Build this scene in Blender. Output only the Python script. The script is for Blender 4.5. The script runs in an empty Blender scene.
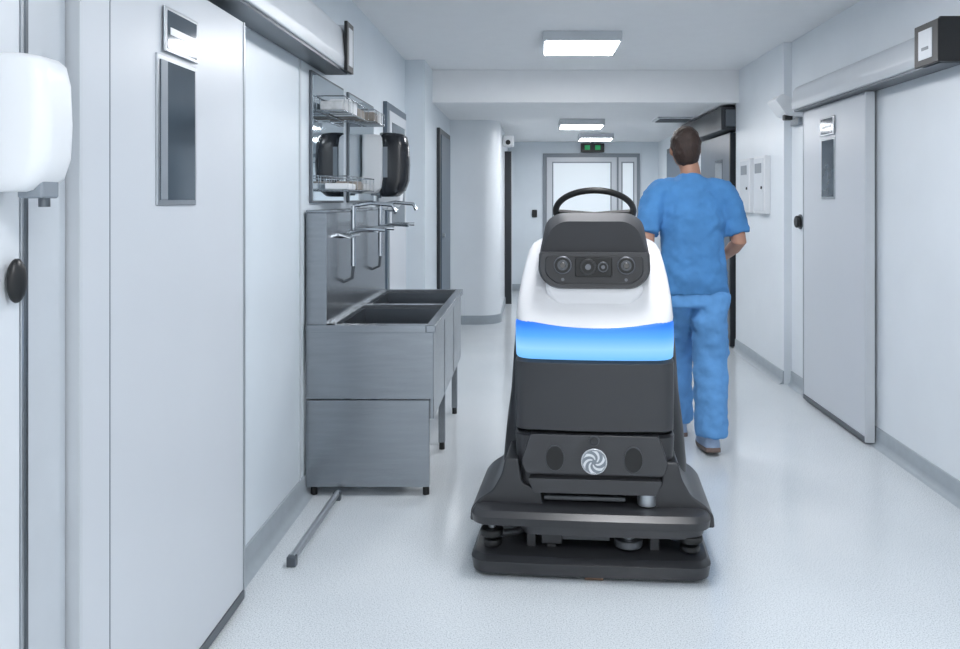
import bpy, bmesh, math
from mathutils import Vector, Matrix
S = bpy.context.scene
COL = S.collection
S.view_settings.view_transform = 'Standard'

# ---------------------------------------------------------------- materials
def srgb(r, g, b):
    f = lambda c: (c/255/12.92) if c/255 <= 0.04045 else ((c/255+0.055)/1.055)**2.4
    return (f(r), f(g), f(b), 1)

def mat(name, rgb, rough=0.5, metal=0.0, noise=0.0, nscale=8.0, bump=0.0, bscale=60.0, spec=0.5, coat=0.0, stretch=None):
    m = bpy.data.materials.new(name); m.use_nodes = True
    nt = m.node_tree; b = nt.nodes['Principled BSDF']
    c = srgb(*rgb)
    b.inputs['Base Color'].default_value = c
    b.inputs['Roughness'].default_value = rough
    b.inputs['Metallic'].default_value = metal
    b.inputs['Specular IOR Level'].default_value = spec
    b.inputs['Coat Weight'].default_value = coat
    tc = nt.nodes.new('ShaderNodeTexCoord')
    src = tc.outputs['Object']
    if stretch:
        mp = nt.nodes.new('ShaderNodeMapping'); mp.inputs['Scale'].default_value = stretch
        nt.links.new(src, mp.inputs['Vector']); src = mp.outputs['Vector']
    if noise > 0:
        n = nt.nodes.new('ShaderNodeTexNoise'); n.inputs['Scale'].default_value = nscale
        n.inputs['Detail'].default_value = 4
        nt.links.new(src, n.inputs['Vector'])
        r = nt.nodes.new('ShaderNodeValToRGB')
        r.color_ramp.elements[0].position = 0.3; r.color_ramp.elements[1].position = 0.7
        r.color_ramp.elements[0].color = tuple(x*(1-noise) for x in c[:3])+(1,)
        r.color_ramp.elements[1].color = tuple(min(1, x*(1+noise)) for x in c[:3])+(1,)
        nt.links.new(n.outputs['Fac'], r.inputs['Fac']); nt.links.new(r.outputs['Color'], b.inputs['Base Color'])
    if bump > 0:
        n = nt.nodes.new('ShaderNodeTexNoise'); n.inputs['Scale'].default_value = bscale
        nt.links.new(src, n.inputs['Vector'])
        bp = nt.nodes.new('ShaderNodeBump'); bp.inputs['Strength'].default_value = bump
        bp.inputs['Distance'].default_value = 0.004
        nt.links.new(n.outputs['Fac'], bp.inputs['Height']); nt.links.new(bp.outputs['Normal'], b.inputs['Normal'])
    return m

def emis(name, rgb, strength, base=None):
    m = bpy.data.materials.new(name); m.use_nodes = True
    b = m.node_tree.nodes['Principled BSDF']
    b.inputs['Base Color'].default_value = srgb(*(base or rgb))
    b.inputs['Emission Color'].default_value = srgb(*rgb)
    b.inputs['Emission Strength'].default_value = strength
    return m

M = {}
M['wall'] = mat('wall_paint', (224, 230, 235), 0.35, noise=0.02, nscale=3, bump=0.03, bscale=120)
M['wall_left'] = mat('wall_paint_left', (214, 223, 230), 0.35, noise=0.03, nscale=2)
M['ceiling'] = mat('ceiling_paint', (234, 236, 238), 0.7, noise=0.01)
M['door'] = mat('door_laminate', (200, 205, 211), 0.3, noise=0.02, nscale=1.5)
M['door_w'] = mat('door_laminate_light', (210, 215, 220), 0.32, noise=0.02, nscale=1.5)
M['jamb'] = mat('jamb_grey', (190, 196, 202), 0.4, noise=0.02)
M['base'] = mat('baseboard_vinyl', (156, 165, 172), 0.4, noise=0.04, nscale=20)
M['alu'] = mat('aluminium', (176, 181, 186), 0.3, 0.8, noise=0.03, nscale=30)
M['aludk'] = mat('aluminium_dark', (96, 102, 108), 0.35, 0.7, noise=0.03)
M['rail'] = mat('rail_cover', (196, 201, 206), 0.35, 0.1, noise=0.02)
M['steel'] = mat('stainless_steel', (146, 152, 158), 0.26, 0.85, noise=0.06, nscale=5, bump=0.05, bscale=14, stretch=(1, 1, 10))
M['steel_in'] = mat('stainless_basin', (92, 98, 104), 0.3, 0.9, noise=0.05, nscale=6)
M['chrome'] = mat('chrome', (190, 195, 200), 0.12, 1.0, noise=0.01)
M['mirror'] = mat('mirror_glass', (192, 204, 212), 0.03, 1.0)
M['glassdk'] = mat('dark_glass', (76, 88, 98), 0.08, 0.3, noise=0.15, nscale=3)
M['black'] = mat('black_plastic', (16, 17, 19), 0.4, noise=0.1)
M['tint'] = mat('tinted_plastic', (34, 37, 42), 0.2, noise=0.1)
M['white'] = mat('white_plastic', (226, 229, 232), 0.3, noise=0.01)
M['grey'] = mat('grey_plastic', (130, 138, 146), 0.4, noise=0.03)
M['bluegrey'] = mat('blue_grey_door', (80, 94, 108), 0.35, noise=0.05)
M['darkdoor'] = mat('dark_door', (30, 35, 42), 0.35, noise=0.05)
M['pink'] = mat('lip_tone', (176, 118, 108), 0.6, noise=0.1, nscale=30)
M['pack1'] = mat('grey_packet', (188, 190, 192), 0.6, noise=0.15, nscale=30)
M['pack2'] = mat('taupe_packet', (140, 132, 124), 0.6, noise=0.25, nscale=40)
M['brown'] = mat('brown_rubber', (110, 84, 66), 0.6, noise=0.2, nscale=30)
M['green'] = emis('exit_green', (40, 150, 90), 0.4)
M['panel'] = emis('light_panel', (252, 252, 254), 39.0)
M['frost'] = emis('frosted_glass', (226, 234, 240), 0.5, base=(180, 190, 198))  # emission stands in for light coming from behind the end door
# robot
M['r_dark'] = mat('robot_dark_plastic', (50, 51, 54), 0.30, noise=0.03, nscale=5)
M['r_mid'] = mat('robot_grey_plastic', (56, 57, 60), 0.32, noise=0.03, nscale=5)
M['r_hood'] = mat('robot_hood_plastic', (58, 59, 62), 0.55, noise=0.03, nscale=5, spec=0.3)
M['r_hull'] = mat('robot_hull_plastic', (38, 39, 42), 0.34, noise=0.03, nscale=5)
M['r_part'] = mat('robot_mechanism_grey', (84, 87, 91), 0.35, 0.3, noise=0.06, nscale=20)
M['r_black'] = mat('robot_black', (10, 11, 12), 0.45, noise=0.1)
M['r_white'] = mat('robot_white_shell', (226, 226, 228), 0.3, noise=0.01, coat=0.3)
M['r_lens'] = mat('sensor_lens', (8, 9, 12), 0.05, coat=1.0, noise=0.1)
M['r_ring'] = mat('sensor_ring', (105, 108, 114), 0.3, 0.5)
M['silver'] = mat('badge_silver', (195, 197, 200), 0.25, 0.8)
# person
M['scrub'] = mat('scrub_cotton', (70, 128, 184), 0.85, noise=0.10, nscale=7, bump=0.3, bscale=30)
M['scrub2'] = mat('scrub_cotton_trousers', (92, 148, 204), 0.85, noise=0.10, nscale=7, bump=0.3, bscale=30)
M['skin'] = mat('skin', (166, 124, 104), 0.5, noise=0.05, nscale=12)
M['hair'] = mat('hair_dark_brown', (48, 33, 27), 0.6, noise=0.35, nscale=40, bump=0.8, bscale=90, stretch=(3, 3, 0.6))
M['shoe'] = mat('shoe_canvas', (140, 160, 188), 0.6, noise=0.06)
M['sole'] = mat('shoe_sole', (108, 92, 86), 0.6, noise=0.06)

def floor_mat():
    m = bpy.data.materials.new('speckled_vinyl'); m.use_nodes = True
    nt = m.node_tree; b = nt.nodes['Principled BSDF']
    tc = nt.nodes.new('ShaderNodeTexCoord')
    n1 = nt.nodes.new('ShaderNodeTexNoise'); n1.inputs['Scale'].default_value = 210; n1.inputs['Detail'].default_value = 4
    n1.inputs['Roughness'].default_value = 0.6
    n2 = nt.nodes.new('ShaderNodeTexNoise'); n2.inputs['Scale'].default_value = 1.3; n2.inputs['Detail'].default_value = 4
    r1 = nt.nodes.new('ShaderNodeValToRGB')
    e = r1.color_ramp.elements
    e[0].position = 0.36; e[0].color = srgb(164, 172, 178)
    e[1].position = 0.62; e[1].color = srgb(220, 225, 228)
    mid = r1.color_ramp.elements.new(0.46); mid.color = srgb(205, 211, 215)
    r2 = nt.nodes.new('ShaderNodeValToRGB')
    r2.color_ramp.elements[0].position = 0.3; r2.color_ramp.elements[0].color = (0.9, 0.91, 0.92, 1)
    r2.color_ramp.elements[1].position = 0.7; r2.color_ramp.elements[1].color = (1, 1, 1, 1)
    mx = nt.nodes.new('ShaderNodeMixRGB'); mx.blend_type = 'MULTIPLY'; mx.inputs['Fac'].default_value = 1
    L = nt.links.new
    L(tc.outputs['Object'], n1.inputs['Vector']); L(tc.outputs['Object'], n2.inputs['Vector'])
    L(n1.outputs['Fac'], r1.inputs['Fac']); L(n2.outputs['Fac'], r2.inputs['Fac'])
    L(r1.outputs['Color'], mx.inputs['Color1']); L(r2.outputs['Color'], mx.inputs['Color2'])
    L(mx.outputs['Color'], b.inputs['Base Color'])
    b.inputs['Roughness'].default_value = 0.13
    b.inputs['Specular IOR Level'].default_value = 0.6
    return m
M['floor'] = floor_mat()

def band_mat():
    m = bpy.data.materials.new('blue_status_light'); m.use_nodes = True
    nt = m.node_tree; b = nt.nodes['Principled BSDF']
    tc = nt.nodes.new('ShaderNodeTexCoord'); sp = nt.nodes.new('ShaderNodeSeparateXYZ')
    mr = nt.nodes.new('ShaderNodeMapRange')
    mr.inputs['From Min'].default_value = 0.80; mr.inputs['From Max'].default_value = 0.93
    r = nt.nodes.new('ShaderNodeValToRGB')
    r.color_ramp.elements[0].color = srgb(116, 190, 250)
    r.color_ramp.elements[1].color = srgb(38, 116, 230)
    k = r.color_ramp.elements.new(0.3); k.color = srgb(150, 208, 253)
    k = r.color_ramp.elements.new(0.65); k.color = srgb(86, 166, 248)
    L = nt.links.new
    L(tc.outputs['Object'], sp.inputs[0]); L(sp.outputs['Z'], mr.inputs['Value']); L(mr.outputs[0], r.inputs['Fac'])
    L(r.outputs['Color'], b.inputs['Emission Color'])
    b.inputs['Base Color'].default_value = (0.01, 0.04, 0.10, 1)
    b.inputs['Emission Strength'].default_value = 1.1
    b.inputs['Roughness'].default_value = 0.5
    b.inputs['Specular IOR Level'].default_value = 0.2
    return m
M['band'] = band_mat()

# ---------------------------------------------------------------- mesh helpers
def link(ob, parent=None):
    COL.objects.link(ob)
    if parent is not None:
        ob.parent = parent
        if not parent.get('local'):
            ob.matrix_parent_inverse = Matrix.Translation(-Vector(parent.location))
    return ob

def group(name, loc=(0, 0, 0)):
    e = bpy.data.objects.new(name, None); e.location = loc; e.empty_display_size = 0.1
    COL.objects.link(e); return e

def mk(name, verts, faces, m, parent=None, smooth=True, angle=35, bevel=0, seg=3):
    me = bpy.data.meshes.new(name); me.from_pydata([tuple(v) for v in verts], [], faces)
    bm = bmesh.new(); bm.from_mesh(me); bmesh.ops.recalc_face_normals(bm, faces=bm.faces); bm.to_mesh(me); bm.free()
    me.materials.append(m)
    ob = bpy.data.objects.new(name, me)
    if smooth:
        me.shade_smooth(); me.set_sharp_from_angle(angle=math.radians(angle))
    if bevel:
        b = ob.modifiers.new('bevel', 'BEVEL'); b.width = bevel; b.segments = seg; b.limit_method = 'ANGLE'
        b.angle_limit = math.radians(30); b.harden_normals = True
    return link(ob, parent)

def box(name, x0, x1, y0, y1, z0, z1, m, parent=None, bevel=0, seg=3):
    v = [(x, y, z) for x in (x0, x1) for y in (y0, y1) for z in (z0, z1)]
    f = [(0, 1, 3, 2), (4, 6, 7, 5), (0, 4, 5, 1), (2, 3, 7, 6), (0, 2, 6, 4), (1, 5, 7, 3)]
    return mk(name, v, f, m, parent, bevel=bevel, seg=seg)

def rings_mesh(rings, closed_caps=True):
    n = len(rings[0]); v = []; f = []
    for r in rings: v += r
    for i in range(len(rings)-1):
        for j in range(n):
            a = i*n+j; b = i*n+(j+1) % n
            f.append((a, b, b+n, a+n))
    if closed_caps:
        f.append(tuple(range(n))); f.append(tuple(range((len(rings)-1)*n, len(rings)*n)))
    return v, f

def rr(hw, y0, y1, r, n=6):
    r = min(r, hw*0.99, (y1-y0)*0.49)
    pts = []
    for cx, cy, a0 in ((hw-r, y0+r, -90), (hw-r, y1-r, 0), (-hw+r, y1-r, 90), (-hw+r, y0+r, 180)):
        for i in range(n+1):
            a = math.radians(a0+90*i/n)
            pts.append((cx+r*math.cos(a), cy+r*math.sin(a)))
    k = 12; a = pts[-1]; b = pts[0]
    for i in range(1, k):
        pts.append((a[0]+(b[0]-a[0])*i/k, a[1]+(b[1]-a[1])*i/k))
    return pts

def loft_rr(name, secs, m, parent=None, bevel=0, angle=35, seg=3):
    """secs: (z, halfwidth, yfront, yback, corner_r, front bulge, front dz)"""
    rings = []
    for s in secs:
        z, hw, yf, yb, r = s[:5]; bl = s[5] if len(s) > 5 else 0; dz = s[6] if len(s) > 6 else 0
        ring = []
        for x, y in rr(hw, yf, yb, r):
            w = max(0, min(1, (yb-y)/(yb-yf)))**2; q = 1-(x/hw)**2
            ring.append((x, y-bl*q*w, z+dz*q*w))
        rings.append(ring)
    v, f = rings_mesh(rings)
    return mk(name, v, f, m, parent, bevel=bevel, angle=angle, seg=seg)

def prism(name, pts, y0, y1, m, parent=None, bevel=0, axis='y', seg=3, angle=35):
    if axis == 'y': A = [(x, y0, z) for x, z in pts]; B = [(x, y1, z) for x, z in pts]
    elif axis == 'x': A = [(y0, a, z) for a, z in pts]; B = [(y1, a, z) for a, z in pts]
    else: A = [(a, b, y0) for a, b in pts]; B = [(a, b, y1) for a, b in pts]
    v, f = rings_mesh([A, B])
    return mk(name, v, f, m, parent, bevel=bevel, seg=seg, angle=angle)

def round_poly(pts, rad, n=5):
    out = []; N = len(pts)
    rads = rad if isinstance(rad, (list, tuple)) else [rad]*N
    for i in range(N):
        p = Vector(pts[i]); a = Vector(pts[i-1]); b = Vector(pts[(i+1) % N]); r = rads[i]
        if r <= 0: out.append(tuple(p)); continue
        da = (a-p); db = (b-p)
        r = min(r, da.length*0.48, db.length*0.48)
        s = p+da.normalized()*r; e = p+db.normalized()*r
        for k in range(n+1):
            t = k/n
            q = s*(1-t)**2+p*2*t*(1-t)+e*t*t
            out.append(tuple(q))
    return out

def path_rings(pts, radii, seg=16, ref=(0, 1, 0)):
    P = [Vector(p) for p in pts]; rings = []
    ref = Vector(ref)
    for i, p in enumerate(P):
        t = (P[min(i+1, len(P)-1)]-P[max(i-1, 0)]).normalized()
        rf = ref if abs(t.dot(ref)) < 0.95 else Vector((0, 0, 1))
        a = rf.cross(t).normalized(); b = t.cross(a).normalized()
        r = radii[i] if isinstance(radii, (list, tuple)) else radii
        ra, rb = r if isinstance(r, (list, tuple)) else (r, r)
        rings.append([tuple(p+a*ra*math.cos(2*math.pi*k/seg)+b*rb*math.sin(2*math.pi*k/seg)) for k in range(seg)])
    return rings

def tube(name, pts, radii, m, parent=None, seg=14, ref=(0, 1, 0), angle=50):
    v, f = rings_mesh(path_rings(pts, radii, seg, ref))
    return mk(name, v, f, m, parent, angle=angle)

def cyl(name, c, r, h, m, parent=None, axis='z', seg=28, bevel=0, sx=1.0, sz=1.0):
    c = Vector(c); d = {'z': Vector((0, 0, 1)), 'y': Vector((0, 1, 0)), 'x': Vector((1, 0, 0))}[axis]
    Rr = []
    for e in (-h/2, h/2):
        ring = []
        for k in range(seg):
            a = 2*math.pi*k/seg; u, w = r*sx*math.cos(a), r*sz*math.sin(a)
            o = {'z': Vector((u, w, 0)), 'y': Vector((u, 0, w)), 'x': Vector((0, u, w))}[axis]
            ring.append(tuple(c+d*e+o))
        Rr.append(ring)
    v, f = rings_mesh(Rr)
    return mk(name, v, f, m, parent, bevel=bevel)

def torus(name, c, R, r, m, parent=None, tilt=0, n=56, k=12):
    rings = []
    rot = Matrix.Rotation(tilt, 3, 'X')
    for i in range(n):
        a = 2*math.pi*i/n; ring = []
        for j in range(k):
            b = 2*math.pi*j/k
            p = rot @ Vector(((R+r*math.cos(b))*math.cos(a), (R+r*math.cos(b))*math.sin(a), r*math.sin(b)))
            ring.append(tuple(p+Vector(c)))
        rings.append(ring)
    rings.append(rings[0])
    v, f = rings_mesh(rings, False)
    return mk(name, v, f, m, parent)

def join_parts(name, parts, m, parent=None, voxel=0.012, smooth_it=6, disp=0, dscale=0.12):
    v = []; f = []
    for pv, pf in parts:
        o = len(v); v += list(pv); f += [tuple(i+o for i in q) for q in pf]
    me = bpy.data.meshes.new(name); me.from_pydata([tuple(q) for q in v], [], f)
    bm = bmesh.new(); bm.from_mesh(me); bmesh.ops.recalc_face_normals(bm, faces=bm.faces); bm.to_mesh(me); bm.free()
    me.materials.append(m)
    ob = bpy.data.objects.new(name, me)
    r = ob.modifiers.new('remesh', 'REMESH'); r.mode = 'VOXEL'; r.voxel_size = voxel; r.use_smooth_shade = True
    s = ob.modifiers.new('smooth', 'SMOOTH'); s.factor = 0.6; s.iterations = smooth_it
    if disp:
        t = bpy.data.textures.new(name+'_folds', 'CLOUDS'); t.noise_scale = dscale
        d = ob.modifiers.new('folds', 'DISPLACE'); d.texture = t; d.strength = disp; d.mid_level = 0.5
    return link(ob, parent)

def P_path(pts, radii, seg=16, ref=(0, 1, 0)):
    return rings_mesh(path_rings(pts, radii, seg, ref))

def P_ell(c, rx, ry, rz, n=20, rot=None):
    rings = []
    for i in range(1, n):
        a = math.pi*i/n
        ring = []
        for j in range(n):
            b = 2*math.pi*j/n
            p = Vector((rx*math.sin(a)*math.cos(b), ry*math.sin(a)*math.sin(b), rz*math.cos(a)))
            if rot: p = rot @ p
            ring.append(tuple(p+Vector(c)))
        rings.append(ring)
    return rings_mesh(rings)

# ---------------------------------------------------------------- room shell
XL, XR = -1.07, 1.99
Y0, YE = -2.0, 12.4
HC, HL = 2.6, 2.3
box('floor', -1.3, 2.3, Y0, YE+0.2, -0.1, 0.0, M['floor'])
box('ceiling', -1.3, 2.3, Y0, YE+0.2, HC, HC+0.1, M['ceiling'])
box('ceiling_bulkhead', -1.22, 2.14, 7.38, YE, HL, HC-0.001, M['ceiling'])
box('wall_left', XL-0.15, XL, Y0, 6.85, 0, HC, M['wall_left'])
box('wall_left_pier', XL-0.15, -0.9, 6.85, 9.0, 0, HC, M['wall_left'])
bay = [(-1.22, 9.0), (-0.9, 9.0)]
for i in range(9):
    a = math.radians(-90+90*i/8); bay.append((-0.56+0.22*math.cos(a), 9.22+0.22*math.sin(a)))
bay += [(-0.34, YE), (-1.22, YE)]
prism('wall_left_bay', bay, 0, HL, M['wall'], axis='z', angle=30)
bb = [(-0.9, 8.985)]
for i in range(9):
    a = math.radians(-90+90*i/8); bb.append((-0.56+0.235*math.cos(a), 9.22+0.235*math.sin(a)))
bb += [(-0.325, YE-0.01), (-0.345, YE-0.01)]+[(-0.56+0.215*math.cos(math.radians(-90+90*i/8)), 9.22+0.215*math.sin(math.radians(-90+90*i/8))) for i in range(8, -1, -1)]+[(-0.9, 9.005)]
prism('baseboard_bay', bb, 0.0, 0.1, M['base'], axis='z', angle=30)
box('wall_right', XR, XR+0.15, Y0, YE, 0, HC, M['wall'])
box('wall_right_pier', 1.93, XR+0.01, 6.08, 7.5, 0, HC, M['wall'])
box('wall_end', -0.4, XR+0.15, YE, YE+0.15, 0, HC, M['wall_left'])

def cove(name, x, sgn, y0, y1):
    pr = [(x, 0.0), (x+sgn*0.045, 0.0), (x+sgn*0.03, 0.004), (x+sgn*0.018, 0.014), (x+sgn*0.01, 0.034), (x+sgn*0.008, 0.095), (x+sgn*0.004, 0.1), (x, 0.1)]
    return prism(name, pr, y0, y1, M['base'], angle=60)
cove('baseboard_left', XL, 1, Y0, 6.85)
cove('baseboard_left_pier', -0.9, 1, 6.85, 9.0)
cove('baseboard_right', XR, -1, Y0, 6.08)
cove('baseboard_right_pier', 1.93, -1, 6.08, 7.5)
cove('baseboard_right_far', XR, -1, 9.0, YE)
box('baseboard_end', -0.32, 1.99, YE-0.012, YE, 0, 0.1, M['base'])
box('trim_1', XL, XL+0.006, 3.70, 3.72, 0.1, 2.6, M['jamb'])

# ---------------------------------------------------------------- sliding doors
def sliding_door(name, side, y0, y1, zt=2.02, zb=0.012, m='door'):
    wx = XL if side < 0 else XR
    s = -side
    g = group(name, (wx+s*0.045, (y0+y1)/2, 0))
    def bx(n, a, b, ya, yb, za, zb_, mm, bv=0.0):
        xs = sorted((wx+s*a, wx+s*b)); return box(n, xs[0], xs[1], ya, yb, za, zb_, M[mm], g, bevel=bv)
    bx('panel', 0.02, 0.07, y0+0.012, y1-0.012, zb+0.03, zt, m, 0.002)
    bx('edge_strip_near', 0.020, 0.074, y0, y0+0.012, zb, zt, 'rail', 0.001)
    bx('edge_strip_far', 0.020, 0.074, y1-0.012, y1, zb, zt, 'alu', 0.001)
    bx('bottom_rail', 0.018, 0.075, y0+0.012, y1-0.012, zb, zb+0.03, 'aludk', 0.001)
    return g, bx

g, bx = sliding_door('door_1', -1, 1.77, 2.80, 2.02)
bx('window_frame', 0.068, 0.076, 2.135, 2.385, 1.385, 1.795, 'alu', 0.003)
bx('window_glass', 0.074, 0.078, 2.150, 2.370, 1.40, 1.78, 'glassdk')
bx('window_blind_edge', 0.0775, 0.079, 2.150, 2.19, 1.40, 1.78, 'grey')
bx('sign_plate', 0.074, 0.080, 2.17, 2.39, 1.805, 1.93, 'alu', 0.003)
bx('sign_face', 0.0795, 0.081, 2.185, 2.375, 1.815, 1.92, 'glassdk')
bx('sign_label', 0.0805, 0.083, 2.20, 2.36, 1.855, 1.875, 'white')
bx('panel_joint', 0.0695, 0.071, 1.902, 1.906, 0.05, 2.02, 'grey')

g, bx = sliding_door('door_2', -1, 0.4, 1.58, 2.02, m='door_w')
bx('far_gasket', 0.060, 0.076, 1.576, 1.586, 0.012, 2.02, 'aludk', 0.001)
e = P_ell((XL+0.085, 1.535, 1.245), 0.014, 0.024, 0.043); mk('handle', e[0], e[1], M['black'], g, angle=80)
box('trim_2', XL, XL+0.045, 1.595, 1.765, 0.0, 2.05, M['jamb'], bevel=0.002)

g, bx = sliding_door('door_3', 1, 4.57, 5.62, 2.02)
bx('window_frame', 0.068, 0.076, 5.03, 5.26, 1.405, 1.80, 'alu', 0.003)
bx('window_glass', 0.074, 0.078, 5.045, 5.245, 1.42, 1.785, 'glassdk')
bx('sign_plate', 0.074, 0.080, 5.03, 5.28, 1.815, 1.935, 'alu', 0.003)
bx('sign_face', 0.0795, 0.081, 5.05, 5.26, 1.825, 1.925, 'glassdk')
bx('sign_label', 0.0805, 0.083, 5.07, 5.24, 1.86, 1.88, 'white')

def track(name, side, y0, y1, z0, z1, near_cap):
    wx = XL if side < 0 else XR; s = -side
    g = group(name, (wx, (y0+y1)/2, z0))
    pr = round_poly([(wx, z0), (wx+s*0.135, z0), (wx+s*0.14, z0+0.05), (wx+s*0.125, z1-0.03), (wx+s*0.05, z1), (wx, z1)], [0, 0.008, 0.01, 0.03, 0.01, 0])
    prism('cover', pr, y0, y1, M['rail'], g, angle=40)
    xs = sorted((wx+s*0.012, wx+s*0.125))
    box('underside_channel', xs[0], xs[1], y0+0.01, y1-0.01, z0-0.012, z0+0.001, M['aludk'], g)
    yc = y0 if near_cap else y1
    ya, yb = (yc-0.02, yc) if near_cap else (yc, yc+0.02)
    xs = sorted((wx+s*0.002, wx+s*0.145))
    box('end_cap', xs[0], xs[1], ya, yb, z0-0.01, z1+0.01, M['black'] if near_cap else M['rail'], g, bevel=0.006)
    xs = sorted((wx+s*0.138, wx+s*0.155))
    box('cap_side_frame', xs[0], xs[1], yc+(-0.02 if near_cap else -0.14), yc+(0.20 if near_cap else 0.0), z0-0.01, z1+0.0, M['black'], g, bevel=0.003)
    xs = sorted((wx+s*0.1545, wx+s*0.158))
    box('cap_side_label', xs[0], xs[1], yc+(0.03 if near_cap else -0.11), yc+(0.155 if near_cap else -0.03), z0+0.02, z1-0.03, M['rail'], g)
    if near_cap:
        box('cap_text', *sorted((wx+s*0.1575, wx+s*0.159)), yc+0.06, yc+0.125, z0+0.06, z0+0.075, M['aludk'], g)
    return g
track('sliding_door_track', -1, 0.3, 4.15, 2.06, 2.30, False)
track('sliding_door_track', 1, 3.62, 5.66, 2.035, 2.22, True)

g = group('door_guide_rail', (-0.9, 3.4, 0))
tube('bar', [(-0.91, 3.06, 0.03), (-0.905, 3.4, 0.03), (-0.90, 3.74, 0.03)], 0.014, M['alu'], g)
box('foot_near', -0.928, -0.892, 3.045, 3.075, 0, 0.040, M['aludk'], g, bevel=0.004)
box('foot_far', -0.918, -0.882, 3.72, 3.75, 0, 0.040, M['aludk'], g, bevel=0.004)

PROF = [(0.0, 0.55, 0.8), (0.015, 0.66, 0.88), (0.10, 0.86, 0.97), (0.25, 0.97, 1.0), (0.5, 1.0, 1.0), (0.8, 0.97, 1.0), (0.94, 0.9, 0.96), (0.985, 0.78, 0.9), (1.0, 0.6, 0.8)]
def dispenser(name, x, s, y0, y1, z0, z1, depth, mbody, mfront=None):
    g = group(name, (x, (y0+y1)/2, z0))
    yc = (y0+y1)/2; hw = (y1-y0)/2; H = z1-z0
    def shell(n, xs, dep, za, h, mm, rad, hw_):
        rings = []
        for t, dd, ww in PROF:
            rings.append([(xs+s*(dep*dd-py_), yc+px_, za+h*t) for px_, py_ in rr(hw_*ww, 0, dep*dd, rad)])
        v, f = rings_mesh(rings); mk(n, v, f, mm, g, angle=60)
    shell('body', x, depth, z0, H, M[mbody], 0.028, hw)
    if mfront:
        shell('tinted_cover', x+s*depth*0.7, 0.185, z0-0.02, H+0.03, M[mfront], 0.06, hw*1.05)
        box('level_window', *sorted((x+s*(depth*0.7+0.03), x+s*(depth*0.7+0.06))), yc-hw*1.05-0.003, yc-hw*1.05+0.01, z0+0.10, z1-0.08, M['grey'], g, bevel=0.003)
    box('nozzle_block', *sorted((x+s*depth*0.35, x+s*depth*0.8)), yc-hw*0.5, yc+hw*0.5, z0-0.012, z0+0.03, M['grey'], g, bevel=0.005)
    cyl('nozzle', (x+s*depth*0.68, yc, z0-0.018), 0.010, 0.02, M['aludk'], g)
    return g
dispenser('soap_dispenser', XL+0.085, 1, 1.45, 1.56, 1.415, 1.67, 0.105, 'white')
dispenser('foam_soap_dispenser', XL+0.022, 1, 4.96, 5.12, 1.44, 1.81, 0.15, 'white', 'tint')
dispenser('hand_sanitizer_dispenser', XL+0.002, 1, 5.58, 5.70, 1.33, 1.58, 0.17, 'white')

# ---------------------------------------------------------------- sink unit
g = group('utility_sink', (-0.76, 4.5, 0))
xa, xb = XL+0.012, -0.445
ya, yb = 3.77, 5.30
zt = 0.81
box('end_panel_upper', xa, xb-0.01, ya, ya+0.03, 0.462, zt-0.03, M['steel'], g, bevel=0.003)
box('end_panel_lower', xa, xb-0.03, ya+0.004, ya+0.03, 0.045, 0.455, M['steel'], g, bevel=0.003)
box('front_apron', xb-0.035, xb-0.012, ya+0.03, yb-0.01, 0.36, zt-0.03, M['steel'], g, bevel=0.003)
for i, yy in enumerate((4.28, 4.79)):
    box('apron_seam_%d' % (i+1), xb-0.0135, xb-0.0105, yy, yy+0.006, 0.37, zt-0.04, M['aludk'], g)
box('far_panel', xa, xb-0.036, yb-0.03, yb-0.01, 0.36, zt-0.03, M['steel'], g)
box('backsplash', xa, XL+0.11, ya+0.01, yb, zt-0.03, 1.34, M['steel'], g, bevel=0.004)
box('backsplash_shelf', xa, XL+0.13, ya+0.005, yb+0.01, 1.34, 1.352, M['steel'], g, bevel=0.003)
x1 = XL+0.11
bi0, bi1 = x1+0.03, xb-0.045
by = [(ya+0.05, 4.50), (4.56, yb-0.05)]
box('rim_front', bi1, xb, ya-0.005, yb+0.005, zt-0.035, zt, M['steel'], g, bevel=0.004)
box('rim_back', x1, bi0, ya, yb, zt-0.03, zt, M['steel'], g)
box('rim_near', xa, bi1, ya-0.005, by[0][0], zt-0.035, zt, M['steel'], g, bevel=0.002)
box('rim_middle', bi0, bi1, by[0][1], by[1][0], zt-0.03, zt, M['steel'], g)
box('rim_far', bi0, bi1, by[1][1], yb, zt-0.03, zt, M['steel'], g)
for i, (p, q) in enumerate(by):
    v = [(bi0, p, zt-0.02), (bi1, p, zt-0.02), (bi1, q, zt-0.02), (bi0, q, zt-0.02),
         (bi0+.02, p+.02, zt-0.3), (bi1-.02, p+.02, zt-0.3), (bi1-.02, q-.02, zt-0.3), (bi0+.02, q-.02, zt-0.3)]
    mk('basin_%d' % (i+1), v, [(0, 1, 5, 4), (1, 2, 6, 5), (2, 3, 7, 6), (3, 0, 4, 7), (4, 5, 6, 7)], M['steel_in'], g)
    cyl('drain_%d' % (i+1), ((bi0+bi1)/2, (p+q)/2, zt-0.297), 0.04, 0.006, M['chrome'], g)
k = 0
for lx in (xa+0.03, xb-0.05):
    for ly in (ya+0.04, 4.50, yb-0.05):
        k += 1
        near = ly < 4
        box('leg_%d' % k, lx-0.018, lx+0.018, ly-0.018, ly+0.018, 0.04, 0.5 if not near else 0.2, M['steel'], g, bevel=0.002)
        cyl('foot_%d' % k, (lx, ly, 0.021), 0.016, 0.042, M['black'], g)
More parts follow.
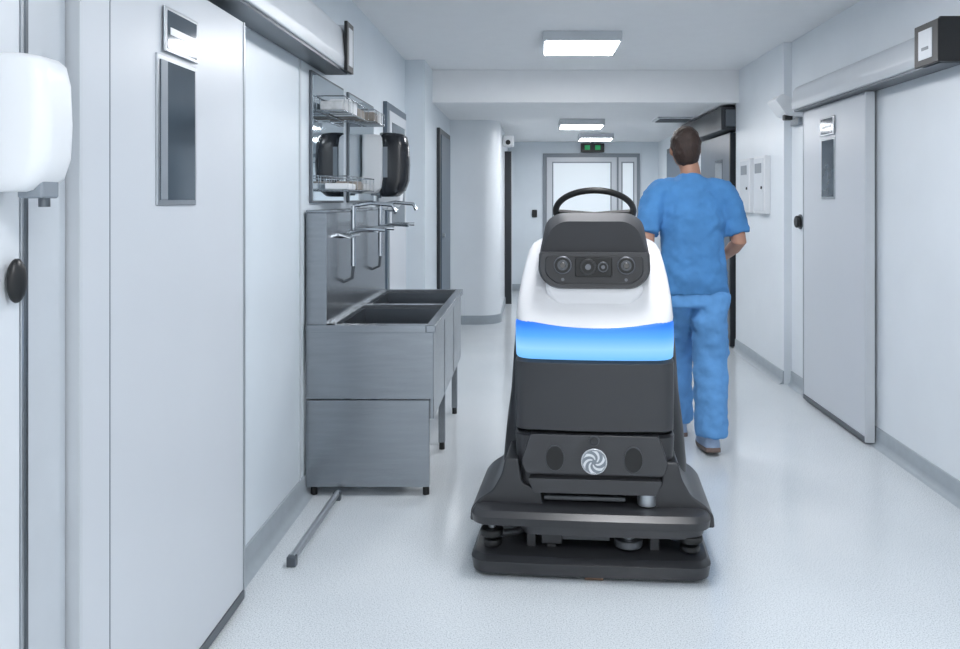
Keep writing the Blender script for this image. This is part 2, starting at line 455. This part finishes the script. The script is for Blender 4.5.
for i, ty in enumerate((4.12, 4.86)):
    x0 = XL+0.11
    tube('tap_body_%d' % (i+1), [(x0, ty-0.09, 1.22), (x0+0.05, ty-0.09, 1.22), (x0+0.05, ty+0.09, 1.22), (x0, ty+0.09, 1.22)], 0.014, M['chrome'], g)
    tube('tap_column_%d' % (i+1), [(x0+0.05, ty, 1.06), (x0+0.05, ty, 1.37)], 0.013, M['chrome'], g)
    tube('tap_spout_%d' % (i+1), [(x0+0.05, ty, 1.37), (x0+0.14, ty, 1.385), (x0+0.25, ty, 1.375), (x0+0.27, ty, 1.34)], [0.011, 0.011, 0.011, 0.012], M['chrome'], g)
    tube('elbow_lever_%da' % (i+1), [(x0+0.05, ty-0.09, 1.235), (x0+0.13, ty-0.10, 1.255), (x0+0.24, ty-0.12, 1.25)], [0.01, 0.008, 0.011], M['chrome'], g)
    tube('elbow_lever_%db' % (i+1), [(x0+0.05, ty+0.09, 1.235), (x0+0.13, ty+0.10, 1.255), (x0+0.24, ty+0.12, 1.25)], [0.01, 0.008, 0.011], M['chrome'], g)
    tube('supply_pipe_%d' % (i+1), [(x0+0.05, ty, 1.06), (x0+0.045, ty, 1.0), (x0+0.0, ty, 0.98)], 0.009, M['aludk'], g)

for ya_, yb_ in ((3.87, 4.53), (4.66, 5.40)):
    g = group('wall_mirror', (XL, (ya_+yb_)/2, 1.7))
    box('frame', XL, XL+0.015, ya_, yb_, 1.385, 2.03, M['aludk'], g, bevel=0.003)
    box('glass', XL+0.014, XL+0.018, ya_+0.012, yb_-0.012, 1.397, 2.018, M['mirror'], g)
def basket(y0, y1, z, items):
    g = group('wire_basket', (XL+0.1, (y0+y1)/2, z))
    x0, x1 = XL+0.024, XL+0.16
    for n, zz in (('bottom', z), ('top', z+0.07)):
        tube('rim_'+n, [(x0, y0, zz), (x1, y0, zz), (x1, y1, zz), (x0, y1, zz), (x0, y0, zz)], 0.003, M['chrome'], g, seg=8)
    nx = 7
    for i in range(nx):
        yy = y0+(y1-y0)*i/(nx-1)
        tube('wire_%d' % i, [(x0, yy, z+0.07), (x0, yy, z), (x1, yy, z), (x1, yy, z+0.07)], 0.002, M['chrome'], g, seg=6)
    for i, (yy, w, h, mm) in enumerate(items):
        box('packet_%d' % i, x0+0.01, x1-0.01, yy, yy+w, z+0.003, z+h, M[mm], g, bevel=0.008)
basket(3.92, 4.50, 1.84, [(3.94, 0.16, 0.05, 'pack1'), (4.12, 0.14, 0.08, 'white'), (4.28, 0.18, 0.055, 'pack2')])
basket(4.70, 5.0, 1.86, [(4.72, 0.12, 0.06, 'pack2'), (4.86, 0.11, 0.08, 'white')])
basket(4.0, 4.66, 1.45, [(4.03, 0.2, 0.035, 'white'), (4.26, 0.15, 0.05, 'pack2'), (4.44, 0.18, 0.04, 'pack1')])

g = group('door_4', (XL, 6.25, 0))
box('frame', XL, XL+0.03, 5.82, 6.72, 0.0, 2.12, M['bluegrey'], g, bevel=0.003)
box('leaf', XL+0.028, XL+0.04, 5.88, 6.66, 0.01, 2.06, M['door'], g, bevel=0.002)
box('glazing', XL+0.039, XL+0.043, 5.98, 6.56, 1.2, 1.98, M['glassdk'], g)
g = group('door_5', (-0.9, 8.4, 0))
box('frame', -0.9, -0.87, 7.72, 8.72, 0.0, 2.10, M['darkdoor'], g, bevel=0.003)
box('leaf', -0.872, -0.86, 7.80, 8.64, 0.01, 2.04, M['bluegrey'], g, bevel=0.002)
cyl('handle', (-0.85, 7.88, 1.05), 0.02, 0.03, M['alu'], g, axis='x')
g = group('door_6', (-0.3, 10.7, 0))
box('leaf', -0.338, -0.25, 10.7, 10.74, 0.01, 2.05, M['darkdoor'], g)
box('edge', -0.25, -0.24, 10.69, 10.75, 0.01, 2.05, M['alu'], g)
g = group('security_camera', (-0.3, 9.9, 2.1))
box('housing', -0.338, -0.2, 9.85, 10.05, 2.06, 2.2, M['white'], g, bevel=0.02)
cyl('lens', (-0.27, 9.845, 2.11), 0.03, 0.02, M['black'], g, axis='y')

g = group('door_7', (0.95, YE, 0))
box('frame', 0.20, 1.70, YE-0.03, YE, 0, 2.12, M['grey'], g, bevel=0.004)
for i, (a, b) in enumerate(((0.26, 1.34), (1.37, 1.65))):
    box('leaf_%d' % (i+1), a, b, YE-0.045, YE-0.03, 0.01, 2.06, M['door'], g, bevel=0.002)
    c = 0.06 if i else 0.10
    box('window_frame_%d' % (i+1), a+c-0.02, b-c+0.02, YE-0.048, YE-0.044, 0.93, 1.99, M['grey'], g)
    box('glass_%d' % (i+1), a+c, b-c, YE-0.052, YE-0.047, 0.95, 1.97, M['frost'], g)
    cyl('handle_%d' % (i+1), (1.29 if i == 0 else 1.385, YE-0.06, 1.05), 0.02, 0.04, M['alu'], g, axis='y')
box('emergency_button', 0.03, 0.11, YE-0.03, YE, 1.13, 1.25, M['black'], bevel=0.02)
g = group('exit_sign', (0.95, YE-0.1, 2.2))
box('housing', 0.78, 1.14, YE-0.12, YE-0.07, 2.135, 2.27, M['black'], g, bevel=0.005)
box('pictogram', 0.84, 0.92, YE-0.124, YE-0.119, 2.17, 2.24, M['green'], g)
box('pictogram_arrow', 1.00, 1.08, YE-0.124, YE-0.119, 2.17, 2.24, M['green'], g)
box('bracket', 0.94, 0.98, YE-0.1, YE-0.09, 2.27, HL, M['grey'], g)

g = group('door_8', (XR, 8.2, 0))
box('leaf', 1.90, 1.95, 7.62, 8.9, 0.012, 2.04, M['bluegrey'], g, bevel=0.003)
box('edge_strip', 1.895, 1.985, 7.58, 7.62, 0.012, 2.04, M['darkdoor'], g, bevel=0.003)
box('window', 1.896, 1.90, 7.9, 8.2, 1.35, 1.8, M['glassdk'], g)
g = group('sliding_door_track', (XR, 8.5, 2.05))
box('cover', 1.80, 1.99, 7.53, 9.7, 2.06, 2.28, M['darkdoor'], g, bevel=0.01)
box('cable_box', 1.84, 1.96, 7.505, 7.53, 2.09, 2.25, M['aludk'], g, bevel=0.004)
g = group('door_9', (XR, 10.5, 0))
box('frame', 1.95, XR, 9.9, 11.4, 0, 2.12, M['darkdoor'], g)
box('leaf', 1.93, 1.952, 10.0, 11.3, 0.01, 2.05, M['bluegrey'], g)

for a, b in ((6.42, 6.72), (6.86, 7.16)):
    g = group('electrical_cabinet', (1.93, (a+b)/2, 1.5))
    box('case', 1.88, 1.93, a, b, 1.29, 1.76, M['white'], g, bevel=0.006)
    box('door_face', 1.873, 1.881, a+0.02, b-0.02, 1.31, 1.74, M['door_w'], g, bevel=0.002)
    box('display', 1.87, 1.874, a+0.06, b-0.06, 1.62, 1.70, M['grey'], g)
    cyl('lock', (1.87, a+0.05, 1.5), 0.012, 0.01, M['black'], g, axis='x')
g = group('emergency_light', (1.95, 5.95, 2.05))
prism('lamp_body', round_poly([(XR, 2.0), (XR, 2.1), (1.83, 2.17), (1.78, 2.13), (1.86, 2.02)], 0.015), 5.8, 6.02, M['white'], g, angle=50)
box('wall_mount', 1.95, XR, 5.82, 6.0, 1.95, 2.02, M['grey'], g, bevel=0.008)
box('connector', 1.86, 1.92, 5.84, 5.9, 1.985, 2.03, M['black'], g, bevel=0.008)
g = group('door_push_button', (XR, 5.86, 1.24))
cyl('dome', (XR-0.02, 5.88, 1.24), 0.045, 0.04, M['black'], g, axis='x', bevel=0.012)
cyl('plate', (XR-0.004, 5.88, 1.24), 0.055, 0.008, M['aludk'], g, axis='x')

g = group('ceiling_vent', (1.6, 8.85, HL))
box('frame', 1.38, 1.78, 8.65, 9.05, HL-0.02, HL, M['rail'], g, bevel=0.004)
for i in range(5):
    box('slat_%d' % i, 1.41, 1.75, 8.69+i*0.07, 8.72+i*0.07, HL-0.03, HL-0.018, M['aludk'], g)

# ---------------------------------------------------------------- ceiling lights
def clight(xc, yc, z, w, d=0.07):
    g = group('ceiling_light', (xc, yc, z))
    h = w/2
    box('frame', xc-h, xc+h, yc-h, yc+h, z-d, z, M['rail'], g, bevel=0.003)
    box('diffuser', xc-h+0.02, xc+h-0.02, yc-h+0.02, yc+h-0.02, z-d-0.006, z-d+0.001, M['panel'], g)
for a in ((0.375, 5.95, HC, 0.56), (0.58, 9.1, HL, 0.50), (0.90, 11.0, HL, 0.46), (0.40, 3.1, HC, 0.58), (0.40, 0.4, HC, 0.58)):  # last two are out of view, added to light the near corridor
    clight(*a)

# ---------------------------------------------------------------- floor scrubber robot
yaw = -math.atan(66/800)
rob = bpy.data.objects.new('floor_scrubber_robot', None); COL.objects.link(rob)
rob.location = (0.2345, 2.93, 0); rob.rotation_euler = (0, 0, yaw); rob['local'] = 1
D0 = 2.93
def R(px, py, d):   # measured silhouette -> robot-local metres (x, z) on the vertical section at depth d
    k = (D0+d)/800
    return ((px-595)*k, 1.4-(py-200)*k)

loft_rr('hull', [(0.12, 0.36, 0.34, 1.05, 0.10), (0.20, 0.385, 0.32, 1.08, 0.12), (0.32, 0.380, 0.30, 1.10, 0.12), (0.46, 0.366, 0.28, 1.10, 0.12),
                 (0.62, 0.344, 0.26, 1.08, 0.12), (0.80, 0.330, 0.24, 1.02, 0.12), (0.92, 0.318, 0.24, 0.95, 0.12), (0.98, 0.30, 0.28, 0.85, 0.12)], M['r_hull'], rob, angle=50)
loft_rr('white_shell', [(0.935, 0.300, 0.105, 0.86, 0.06, 0.022, -0.025), (0.950, 0.303, 0.11, 0.86, 0.06, 0.022, -0.022),
                        (1.02, 0.300, 0.165, 0.85, 0.06, 0.02, -0.01), (1.09, 0.292, 0.225, 0.82, 0.07, 0.015), (1.15, 0.280, 0.275, 0.80, 0.07, 0.01),
                        (1.195, 0.268, 0.31, 0.76, 0.07), (1.22, 0.252, 0.335, 0.73, 0.07), (1.232, 0.225, 0.36, 0.70, 0.07)], M['r_white'], rob, angle=60)
loft_rr('light_band', [(0.797, 0.297, 0.098, 0.60, 0.065, 0.022, 0.0), (0.805, 0.301, 0.088, 0.60, 0.065, 0.022, 0.0), (0.86, 0.304, 0.090, 0.60, 0.065, 0.022, -0.01), (0.93, 0.304, 0.096, 0.60, 0.065, 0.022, -0.028),
                       (0.948, 0.299, 0.108, 0.60, 0.065, 0.022, -0.030)], M['band'], rob, angle=60)
loft_rr('front_panel', [(0.518, 0.294, 0.125, 0.60, 0.04, 0.02), (0.528, 0.301, 0.106, 0.60, 0.04, 0.02), (0.66, 0.303, 0.098, 0.60, 0.04, 0.02), (0.785, 0.303, 0.088, 0.60, 0.05, 0.022),
                        (0.797, 0.298, 0.104, 0.60, 0.05, 0.022)], M['r_mid'], rob, angle=20)
loft_rr('panel_gap', [(0.50, 0.285, 0.16, 0.58, 0.05, 0.02), (0.525, 0.285, 0.16, 0.58, 0.05, 0.02)], M['r_black'], rob)
loft_rr('lower_body', [(0.285, 0.285, 0.125, 0.6, 0.05, 0.01), (0.30, 0.292, 0.115, 0.6, 0.05, 0.01), (0.42, 0.302, 0.115, 0.6, 0.05, 0.01), (0.500, 0.306, 0.112, 0.6, 0.05, 0.01), (0.508, 0.300, 0.126, 0.6, 0.05, 0.01)], M['r_dark'], rob, angle=20)
pl = [R(531, 434, .1), R(659, 434, .1), R(668, 462, .1), R(664, 474, .1), R(527, 474, .1), R(522, 462, .1)]
prism('lower_plate', round_poly(pl, 0.015), 0.082, 0.2, M['r_mid'], rob, bevel=0.005)
pl = [R(529, 477, .1), R(662, 477, .1), R(656, 491, .1), R(535, 491, .1)]
prism('lower_lip', round_poly(pl, 0.01), 0.066, 0.2, M['r_mid'], rob, bevel=0.006)
for i, px in enumerate((556, 634)):
    x, z = R(px, 458, 0.09)
    cyl('port_rim_%d' % (i+1), (x, 0.081, z), 0.039, 0.008, M['r_part'], rob, axis='y', sx=0.92, sz=1.28, bevel=0.002)
    cyl('port_%d' % (i+1), (x, 0.078, z), 0.036, 0.006, M['r_black'], rob, axis='y', sx=0.92, sz=1.28)
x, z = R(595, 460, 0.09)
cyl('badge_rim', (x, 0.076, z), 0.050, 0.016, M['silver'], rob, axis='y', seg=48, bevel=0.003)
cyl('badge_field', (x, 0.067, z), 0.044, 0.004, M['grey'], rob, axis='y', seg=48)
for i in range(6):
    a0 = 2*math.pi*i/6
    inner = [(0.010+0.032*t, a0+1.3*t) for t in [j/8 for j in range(9)]]
    outer = [(0.010+0.032*t, a0+0.75+1.0*t-0.35*(1-t)) for t in [j/8 for j in range(8, -1, -1)]]
    pts = [(x+r_*math.cos(a), z+r_*math.sin(a)) for r_, a in inner+outer]
    prism('badge_blade_%d' % (i+1), pts, 0.0615, 0.066, M['white'], rob)
x, z = R(595, 440, 0.09)
cyl('key_port', (x, 0.080, z), 0.020, 0.010, M['r_part'], rob, axis='y', bevel=0.002)
cyl('key_port_centre', (x, 0.074, z), 0.016, 0.006, M['r_hull'], rob, axis='y', bevel=0.002)

for s, n in ((-1, 'left'), (1, 'right')):
    def Q(px, py):
        X, Z = R(595+s*(595-px), py, 0.10); return (X-0.012, Z)
    pts = [Q(473, 524), Q(474, 512), Q(481, 503), Q(496, 493), Q(505, 477), Q(509, 460), Q(522, 460), Q(526, 484), Q(545, 493), Q(548, 512), Q(548, 524)]
    prism('fender_'+n, round_poly(pts, [0, 0.012, 0.02, 0.02, 0.02, 0.01, 0.01, 0.01, 0.01, 0.01, 0]), 0.095, 0.55, M['r_dark'], rob, bevel=0.008)
loft_rr('chassis', [(0.05, 0.30, 0.20, 1.0, 0.05), (0.30, 0.34, 0.20, 1.0, 0.05)], M['r_black'], rob)
box('cross_beam', -0.19, 0.12, 0.10, 0.18, 0.258, 0.276, M['r_part'], rob, bevel=0.006)
x, z = R(648, 505, 0.07)
cyl('adjust_knob', (x, 0.11, 0.275), 0.036, 0.05, M['alu'], rob, bevel=0.004)
cyl('adjust_knob_cap', (x, 0.11, 0.302), 0.022, 0.02, M['r_black'], rob, bevel=0.004)
bu = loft_rr('bumper_upper', [(0.190, 0.432, 0.03, 0.5, 0.06, 0.008), (0.194, 0.443, 0.010, 0.5, 0.065, 0.008), (0.224, 0.446, 0.002, 0.5, 0.065, 0.008), (0.240, 0.434, 0.028, 0.5, 0.06, 0.008), (0.246, 0.41, 0.06, 0.48, 0.05, 0.008)], M['r_dark'], rob, angle=18)
bu.location.x = -0.016
sk = loft_rr('bumper_upper_skirt', [(0.152, 0.325, 0.05, 0.4, 0.05, 0.006), (0.158, 0.335, 0.026, 0.4, 0.05, 0.006), (0.190, 0.345, 0.018, 0.4, 0.05, 0.006)], M['r_mid'], rob, angle=18)
sk.location.x = 0.065
bl_ = loft_rr('bumper_lower', [(0.010, 0.425, 0.03, 0.5, 0.06, 0.008), (0.016, 0.440, 0.008, 0.5, 0.065, 0.008), (0.062, 0.446, 0.0, 0.5, 0.065, 0.008), (0.077, 0.434, 0.028, 0.5, 0.06, 0.008), (0.082, 0.40, 0.07, 0.48, 0.05, 0.008)], M['r_dark'], rob, angle=18)
bl_.location.x = -0.016
for i, px in enumerate((532, 552, 632, 655)):
    x, z = R(px, 550, 0.1)
    box('strut_%d' % (i+1), x-0.018, x+0.018, 0.10, 0.18, 0.07, 0.19, M['r_mid'], rob, bevel=0.006)
cyl('mid_roller', (0.13, 0.11, 0.110), 0.055, 0.03, M['r_part'], rob, bevel=0.006)
cyl('mid_roller_hub', (0.13, 0.11, 0.130), 0.025, 0.02, M['alu'], rob, bevel=0.003)
box('link_plate', -0.17, 0.06, 0.11, 0.2, 0.105, 0.128, M['r_part'], rob, bevel=0.004)
box('link_block', -0.20, -0.12, 0.09, 0.16, 0.095, 0.14, M['r_mid'], rob, bevel=0.006)
tube('suction_hose', [(-0.05, 0.16, 0.12), (0.0, 0.12, 0.14), (0.06, 0.12, 0.145), (0.10, 0.18, 0.13)], 0.018, M['r_mid'], rob)
for s, n in ((-1, 'left'), (1, 'right')):
    cx = s*0.370-0.014
    cyl('roller_%s_top' % n, (cx, 0.06, 0.152), 0.044, 0.028, M['r_black'], rob, bevel=0.008)
    cyl('roller_%s_bolt' % n, (cx, 0.06, 0.172), 0.014, 0.012, M['alu'], rob, bevel=0.002)
    cyl('roller_%s_low' % n, (cx, 0.08, 0.108), 0.037, 0.026, M['r_black'], rob, bevel=0.008)
    tube('roller_%s_arm' % n, [(cx, 0.09, 0.13), (s*0.30, 0.11, 0.13), (s*0.24, 0.20, 0.13)], 0.014, M['r_mid'], rob)
    cyl('scrub_brush_%s' % n, (s*0.19, 0.30, 0.035), 0.18, 0.07, M['r_black'], rob, bevel=0.006, seg=40)
    cyl('drive_wheel_%s' % n, (s*0.33, 0.85, 0.115), 0.115, 0.06, M['r_black'], rob, axis='x', bevel=0.012)
    cyl('drive_hub_%s' % n, (s*0.33, 0.85, 0.115), 0.06, 0.066, M['grey'], rob, axis='x', bevel=0.004)
cyl('front_caster', (0.0, 0.02, 0.018), 0.018, 0.07, M['brown'], rob, axis='x', bevel=0.004)
loft_rr('rear_platform', [(0.10, 0.30, 1.0, 1.35, 0.06), (0.16, 0.31, 1.0, 1.36, 0.06)], M['r_dark'], rob, bevel=0.004)
loft_rr('rear_console', [(0.95, 0.22, 0.55, 0.95, 0.08), (1.18, 0.19, 0.55, 0.88, 0.07), (1.26, 0.17, 0.58, 0.80, 0.06)], M['r_dark'], rob)

def front_loft(name, layers, m, angle=40):
    """layers: (depth, outline, radii, grow)"""
    rings = []
    for d, poly, rad, gr in layers:
        pts = [R(px, py, d) for px, py in poly]
        cx = sum(p[0] for p in pts)/len(pts); cz = sum(p[1] for p in pts)/len(pts)
        pts = [(cx+(a-cx)*gr, cz+(b-cz)*gr) for a, b in pts]
        rings.append([(a, d, b) for a, b in round_poly(pts, rad)])
    v, f = rings_mesh(rings)
    return mk(name, v, f, m, rob, angle=angle)
hood = [(559, 213), (631, 213), (643, 221), (650, 256), (540, 256), (547, 221)]
hoodf = [(562, 221), (628, 221), (640, 229), (649, 255), (541, 255), (550, 229)]
hr = [0.03, 0.03, 0.04, 0.01, 0.01, 0.04]
front_loft('head_hood', [(0.150, hoodf, hr, 0.97), (0.160, hoodf, hr, 1.0), (0.26, hood, hr, 1.0), (0.36, hood, hr, 1.0)], M['r_hood'], 20)
L = [(559, 214), (631, 214), (643, 222), (648, 256), (542, 256), (547, 222)]
front_loft('head_rear', [(0.355, L, hr, 0.99), (0.60, L, hr, 0.97), (0.64, L, hr, 0.88)], M['r_hood'])
face = [(540, 252), (650, 252), (651, 276), (637, 289), (553, 289), (539, 276)]
fr = [0.012, 0.012, 0.05, 0.05, 0.05, 0.05]
front_loft('face_plate', [(0.118, face, fr, 0.96), (0.128, face, fr, 1.0), (0.42, face, fr, 1.0)], M['r_mid'], 20)
bez = [(546, 256), (644, 256), (644, 275), (633, 284), (557, 284), (546, 275)]
front_loft('sensor_bezel', [(0.112, bez, 0.02, 0.98), (0.116, bez, 0.02, 1.0), (0.2, bez, 0.02, 1.0)], M['r_hull'])
cm = [(576, 257.5), (613, 257.5), (613, 277), (576, 277)]
front_loft('camera_module', [(0.104, cm, 0.008, 0.97), (0.107, cm, 0.008, 1.0), (0.2, cm, 0.008, 1.0)], M['r_black'])
for i, px in enumerate((589, 604)):
    x, z = R(px, 267, .10); rr_ = 0.031 if i == 0 else 0.020
    cyl('camera_lens_%d' % (i+1), (x, 0.102, z), rr_, 0.008, M['r_part'] if i else M['r_hull'], rob, axis='y', bevel=0.002)
    cyl('camera_iris_%d' % (i+1), (x, 0.0975, z), rr_*0.75, 0.004, M['r_black'], rob, axis='y')
    cyl('camera_glass_%d' % (i+1), (x, 0.095, z), rr_*0.36, 0.004, M['r_ring'], rob, axis='y')
for i, px in enumerate((563.5, 627)):
    x, z = R(px, 265.5, .10)
    cyl('headlight_ring_%d' % (i+1), (x, 0.110, z), 0.034, 0.014, M['r_ring'], rob, axis='y', bevel=0.004)
    cyl('headlight_bezel_%d' % (i+1), (x, 0.103, z), 0.030, 0.006, M['r_black'], rob, axis='y', bevel=0.002)
    cyl('headlight_iris_%d' % (i+1), (x, 0.100, z), 0.020, 0.005, M['r_part'], rob, axis='y', bevel=0.001)
    cyl('headlight_lens_%d' % (i+1), (x, 0.098, z), 0.012, 0.006, M['r_lens'], rob, axis='y', bevel=0.002)
    cyl('bezel_screw_%d' % (i+1), (x, 0.111, z-0.055), 0.006, 0.004, M['r_ring'], rob, axis='y')
head_shadow_form = [(547, 282), (643, 282), (644, 292), (626, 313), (564, 313), (546, 292)]  # shadow under the head, shaped as an added white bulge
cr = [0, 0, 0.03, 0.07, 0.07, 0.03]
front_loft('head_shadow_form', [(0.140, head_shadow_form, cr, 0.86), (0.146, head_shadow_form, cr, 0.95), (0.160, head_shadow_form, cr, 1.0), (0.40, head_shadow_form, cr, 1.0)], M['r_white'], 60)
torus('steering_wheel', (0, 0.80, 1.345), 0.180, 0.0145, M['r_black'], rob, tilt=-math.radians(33))
tube('wheel_spoke_a', [(-0.17, 0.80, 1.345), (0.0, 0.805, 1.325), (0.17, 0.80, 1.345)], [0.012, 0.02, 0.012], M['r_black'], rob)
tube('steering_column', [(0, 0.805, 1.325), (0, 0.74, 1.2)], 0.025, M['r_black'], rob)

# ---------------------------------------------------------------- nurse (walking away, seen from behind)
NX, NY = 0.925, 4.55
nurse = group('nurse', (NX, NY, 0))
def N(x, y, z): return (NX+x, NY+y+max(0, z-0.95)*0.10, z)   # slight forward lean of the upper body
tor = P_path([N(0, 0, 0.87), N(0, 0, 0.95), N(0, 0, 1.06), N(0, 0.005, 1.18), N(0, 0.01, 1.32), N(0, 0.005, 1.43), N(0, 0.0, 1.50), N(0, 0.005, 1.545)],
             [(0.21, 0.13), (0.205, 0.13), (0.185, 0.12), (0.18, 0.12), (0.195, 0.13), (0.19, 0.115), (0.12, 0.085), (0.065, 0.065)], seg=24)
parts = [tor]
for s in (-1, 1):
    dy = 0.06 if s > 0 else -0.04
    parts.append(P_path([N(s*0.10, 0.0, 1.46), N(s*0.185, 0.0, 1.445), N(s*0.225, -0.01+dy*.3, 1.38), N(s*0.25, -0.02+dy*.7, 1.29), N(s*0.265, -0.03+dy, 1.205)],
                        [0.07, 0.078, 0.073, 0.07, 0.074]))
join_parts('scrub_top', parts, M['scrub'], nurse, 0.010, 6, disp=0.036, dscale=0.08)
legs = []
legs.append(P_path([N(0, 0, 0.80), N(0, 0, 0.9), N(0, 0, 1.0)], [(0.185, 0.12), (0.185, 0.12), (0.155, 0.11)], seg=24))
LR = [(0.095, 0.0, 0.88), (0.095, -0.02, 0.70), (0.092, -0.02, 0.50), (0.085, -0.09, 0.29), (0.075, -0.13, 0.09)]
LL = [(-0.085, 0.0, 0.88), (-0.075, 0.10, 0.70), (-0.06, 0.21, 0.51), (-0.045, 0.22, 0.28), (-0.035, 0.25, 0.085)]
rad = [0.112, 0.106, 0.096, 0.092, 0.088]
for L_ in (LR, LL):
    legs.append(P_path([N(*p) for p in L_], rad))
join_parts('scrub_trousers', legs, M['scrub2'], nurse, 0.010, 6, disp=0.036, dscale=0.08)
face_ = [P_ell(N(-0.02, 0.045, 1.70), 0.077, 0.095, 0.118), P_path([N(0, 0.0, 1.50), N(0, 0.01, 1.57), N(-0.015, 0.03, 1.65)], [0.068, 0.057, 0.058]),
        P_ell(N(-0.02, 0.08, 1.635), 0.05, 0.055, 0.05), P_ell(N(-0.02, 0.145, 1.685), 0.014, 0.02, 0.026),
        P_ell(N(-0.10, 0.04, 1.69), 0.012, 0.02, 0.033), P_ell(N(0.06, 0.04, 1.69), 0.012, 0.02, 0.033)]
join_parts('head', face_, M['skin'], nurse, 0.006, 3)
for s in (-1, 1):
    e = P_ell(N(-0.02+s*0.03, 0.131, 1.705), 0.012, 0.009, 0.008); mk('eye_%s' % ('left' if s < 0 else 'right'), e[0], e[1], M['white'], nurse, angle=80)
e = P_ell(N(-0.02, 0.128, 1.643), 0.024, 0.01, 0.006); mk('mouth', e[0], e[1], M['pink'], nurse, angle=80)
hair = [P_ell(N(-0.02, 0.028, 1.725), 0.088, 0.103, 0.108), P_ell(N(-0.02, -0.01, 1.68), 0.078, 0.068, 0.095), P_ell(N(-0.015, 0.07, 1.775), 0.07, 0.065, 0.055)]
join_parts('hair', hair, M['hair'], nurse, 0.007, 3, disp=0.014, dscale=0.03)
for s, n in ((-1, 'left'), (1, 'right')):
    dy = 0.06 if s > 0 else -0.04
    elb = Vector((s*0.272, -0.045+dy, 1.16)); wr = Vector((s*0.235, 0.17+dy, 1.06))
    arm = [P_path([N(s*0.258, -0.02+dy*.8, 1.28), N(*elb), N(s*0.262, 0.03+dy, 1.125), N(*wr)], [0.046, 0.044, 0.040, 0.026])]
    fw = (Vector((-s*0.15, 0.85, -0.25))).normalized()
    side = Vector((0, 0.25, 0.97)); side = (side-fw*side.dot(fw)).normalized()
    pn = fw.cross(side)
    if pn.x*s > 0: pn = -pn
    w0 = wr
    palm = [w0, w0+fw*0.03, w0+fw*0.085]
    r_ = path_rings([N(*p) for p in palm], [(0.026, 0.026), (0.022, 0.036), (0.016, 0.042)], 16, ref=tuple(side))
    arm.append(rings_mesh(r_))
    for k, (o, ln) in enumerate(((0.032, 0.070), (0.011, 0.078), (-0.011, 0.073), (-0.032, 0.058))):
        b0 = w0+fw*0.07+side*o
        b1 = b0+fw*ln*0.5+pn*0.004; b2 = b1+(fw*0.75+pn*0.65).normalized()*ln*0.32; b3 = b2+(fw*0.35+pn*0.9).normalized()*ln*0.28
        arm.append(P_path([N(*b0), N(*b1), N(*b2), N(*b3)], [0.009, 0.0088, 0.008, 0.0062], seg=10))
    t0 = w0+fw*0.02+side*0.028; t1 = t0+(side*0.8+fw*0.5+pn*0.3).normalized()*0.038; t2 = t1+(side*0.3+fw*0.9+pn*0.3).normalized()*0.032
    arm.append(P_path([N(*t0), N(*t1), N(*t2)], [0.014, 0.0105, 0.008], seg=10))
    join_parts('arm_'+n, arm, M['skin'], nurse, 0.0045, 2)
def shoe(n, x, y, z, tip):
    # tip > 0 lifts the heel while the toe stays flat on the floor
    rot = Matrix.Rotation(-math.radians(tip), 3, 'X')
    o = Vector(N(x, y, z)); pvt = Vector((0, 0.10, 0))
    outl = [(0.034, 0.0), (0.037, 0.05), (0.045, 0.13), (0.049, 0.19), (0.04, 0.25), (0.02, 0.275), (-0.02, 0.275), (-0.036, 0.25), (-0.04, 0.19), (-0.036, 0.13), (-0.033, 0.05), (-0.03, 0.0), (0.0, -0.014)]
    base = [(a*1.25, b-0.07, 0) for a, b in outl]; top = [(a*1.25, b-0.07, 0.024) for a, b in outl]
    def bend(pts):
        out = []
        for q in pts:
            if q[1] > 0.10 and tip > 0: out.append(tuple(o+Vector(q)))
            else: out.append(tuple(o+pvt+rot @ (Vector(q)-pvt)))
        return out
    v, f = rings_mesh([bend(base), bend(top)]); mk('shoe_sole_'+n, v, f, M['sole'], nurse, bevel=0.004)
    rs = []
    for zz, sx, ty in ((0.022, 1.2, 1.0), (0.045, 1.17, 0.97), (0.065, 1.1, 0.78), (0.085, 1.05, 0.52), (0.115, 1.05, 0.42)):
        rs.append(bend([(a*sx, (b+0.014)*ty-0.078, zz) for a, b in outl]))
    v, f = rings_mesh(rs); mk('shoe_upper_'+n, v, f, M['shoe'], nurse, angle=70)
shoe('right', 0.073, -0.12, 0.0, 8)
shoe('left', -0.035, 0.25, 0.0, 0)

# ---------------------------------------------------------------- lighting
w = bpy.data.worlds.new('world'); S.world = w; w.use_nodes = True
bg = w.node_tree.nodes['Background']; bg.inputs['Color'].default_value = (0.93, 0.965, 1.0, 1); bg.inputs['Strength'].default_value = 1.9

# ---------------------------------------------------------------- camera
cam = bpy.data.cameras.new('camera'); co = bpy.data.objects.new('camera', cam); COL.objects.link(co)
co.location = (0, 0, 1.4); co.rotation_euler = (math.radians(90), 0, 0)
cam.sensor_width = 36; cam.lens = 30; cam.shift_x = -50/960; cam.shift_y = -124.5/960
cam.clip_start = 0.05
S.camera = co
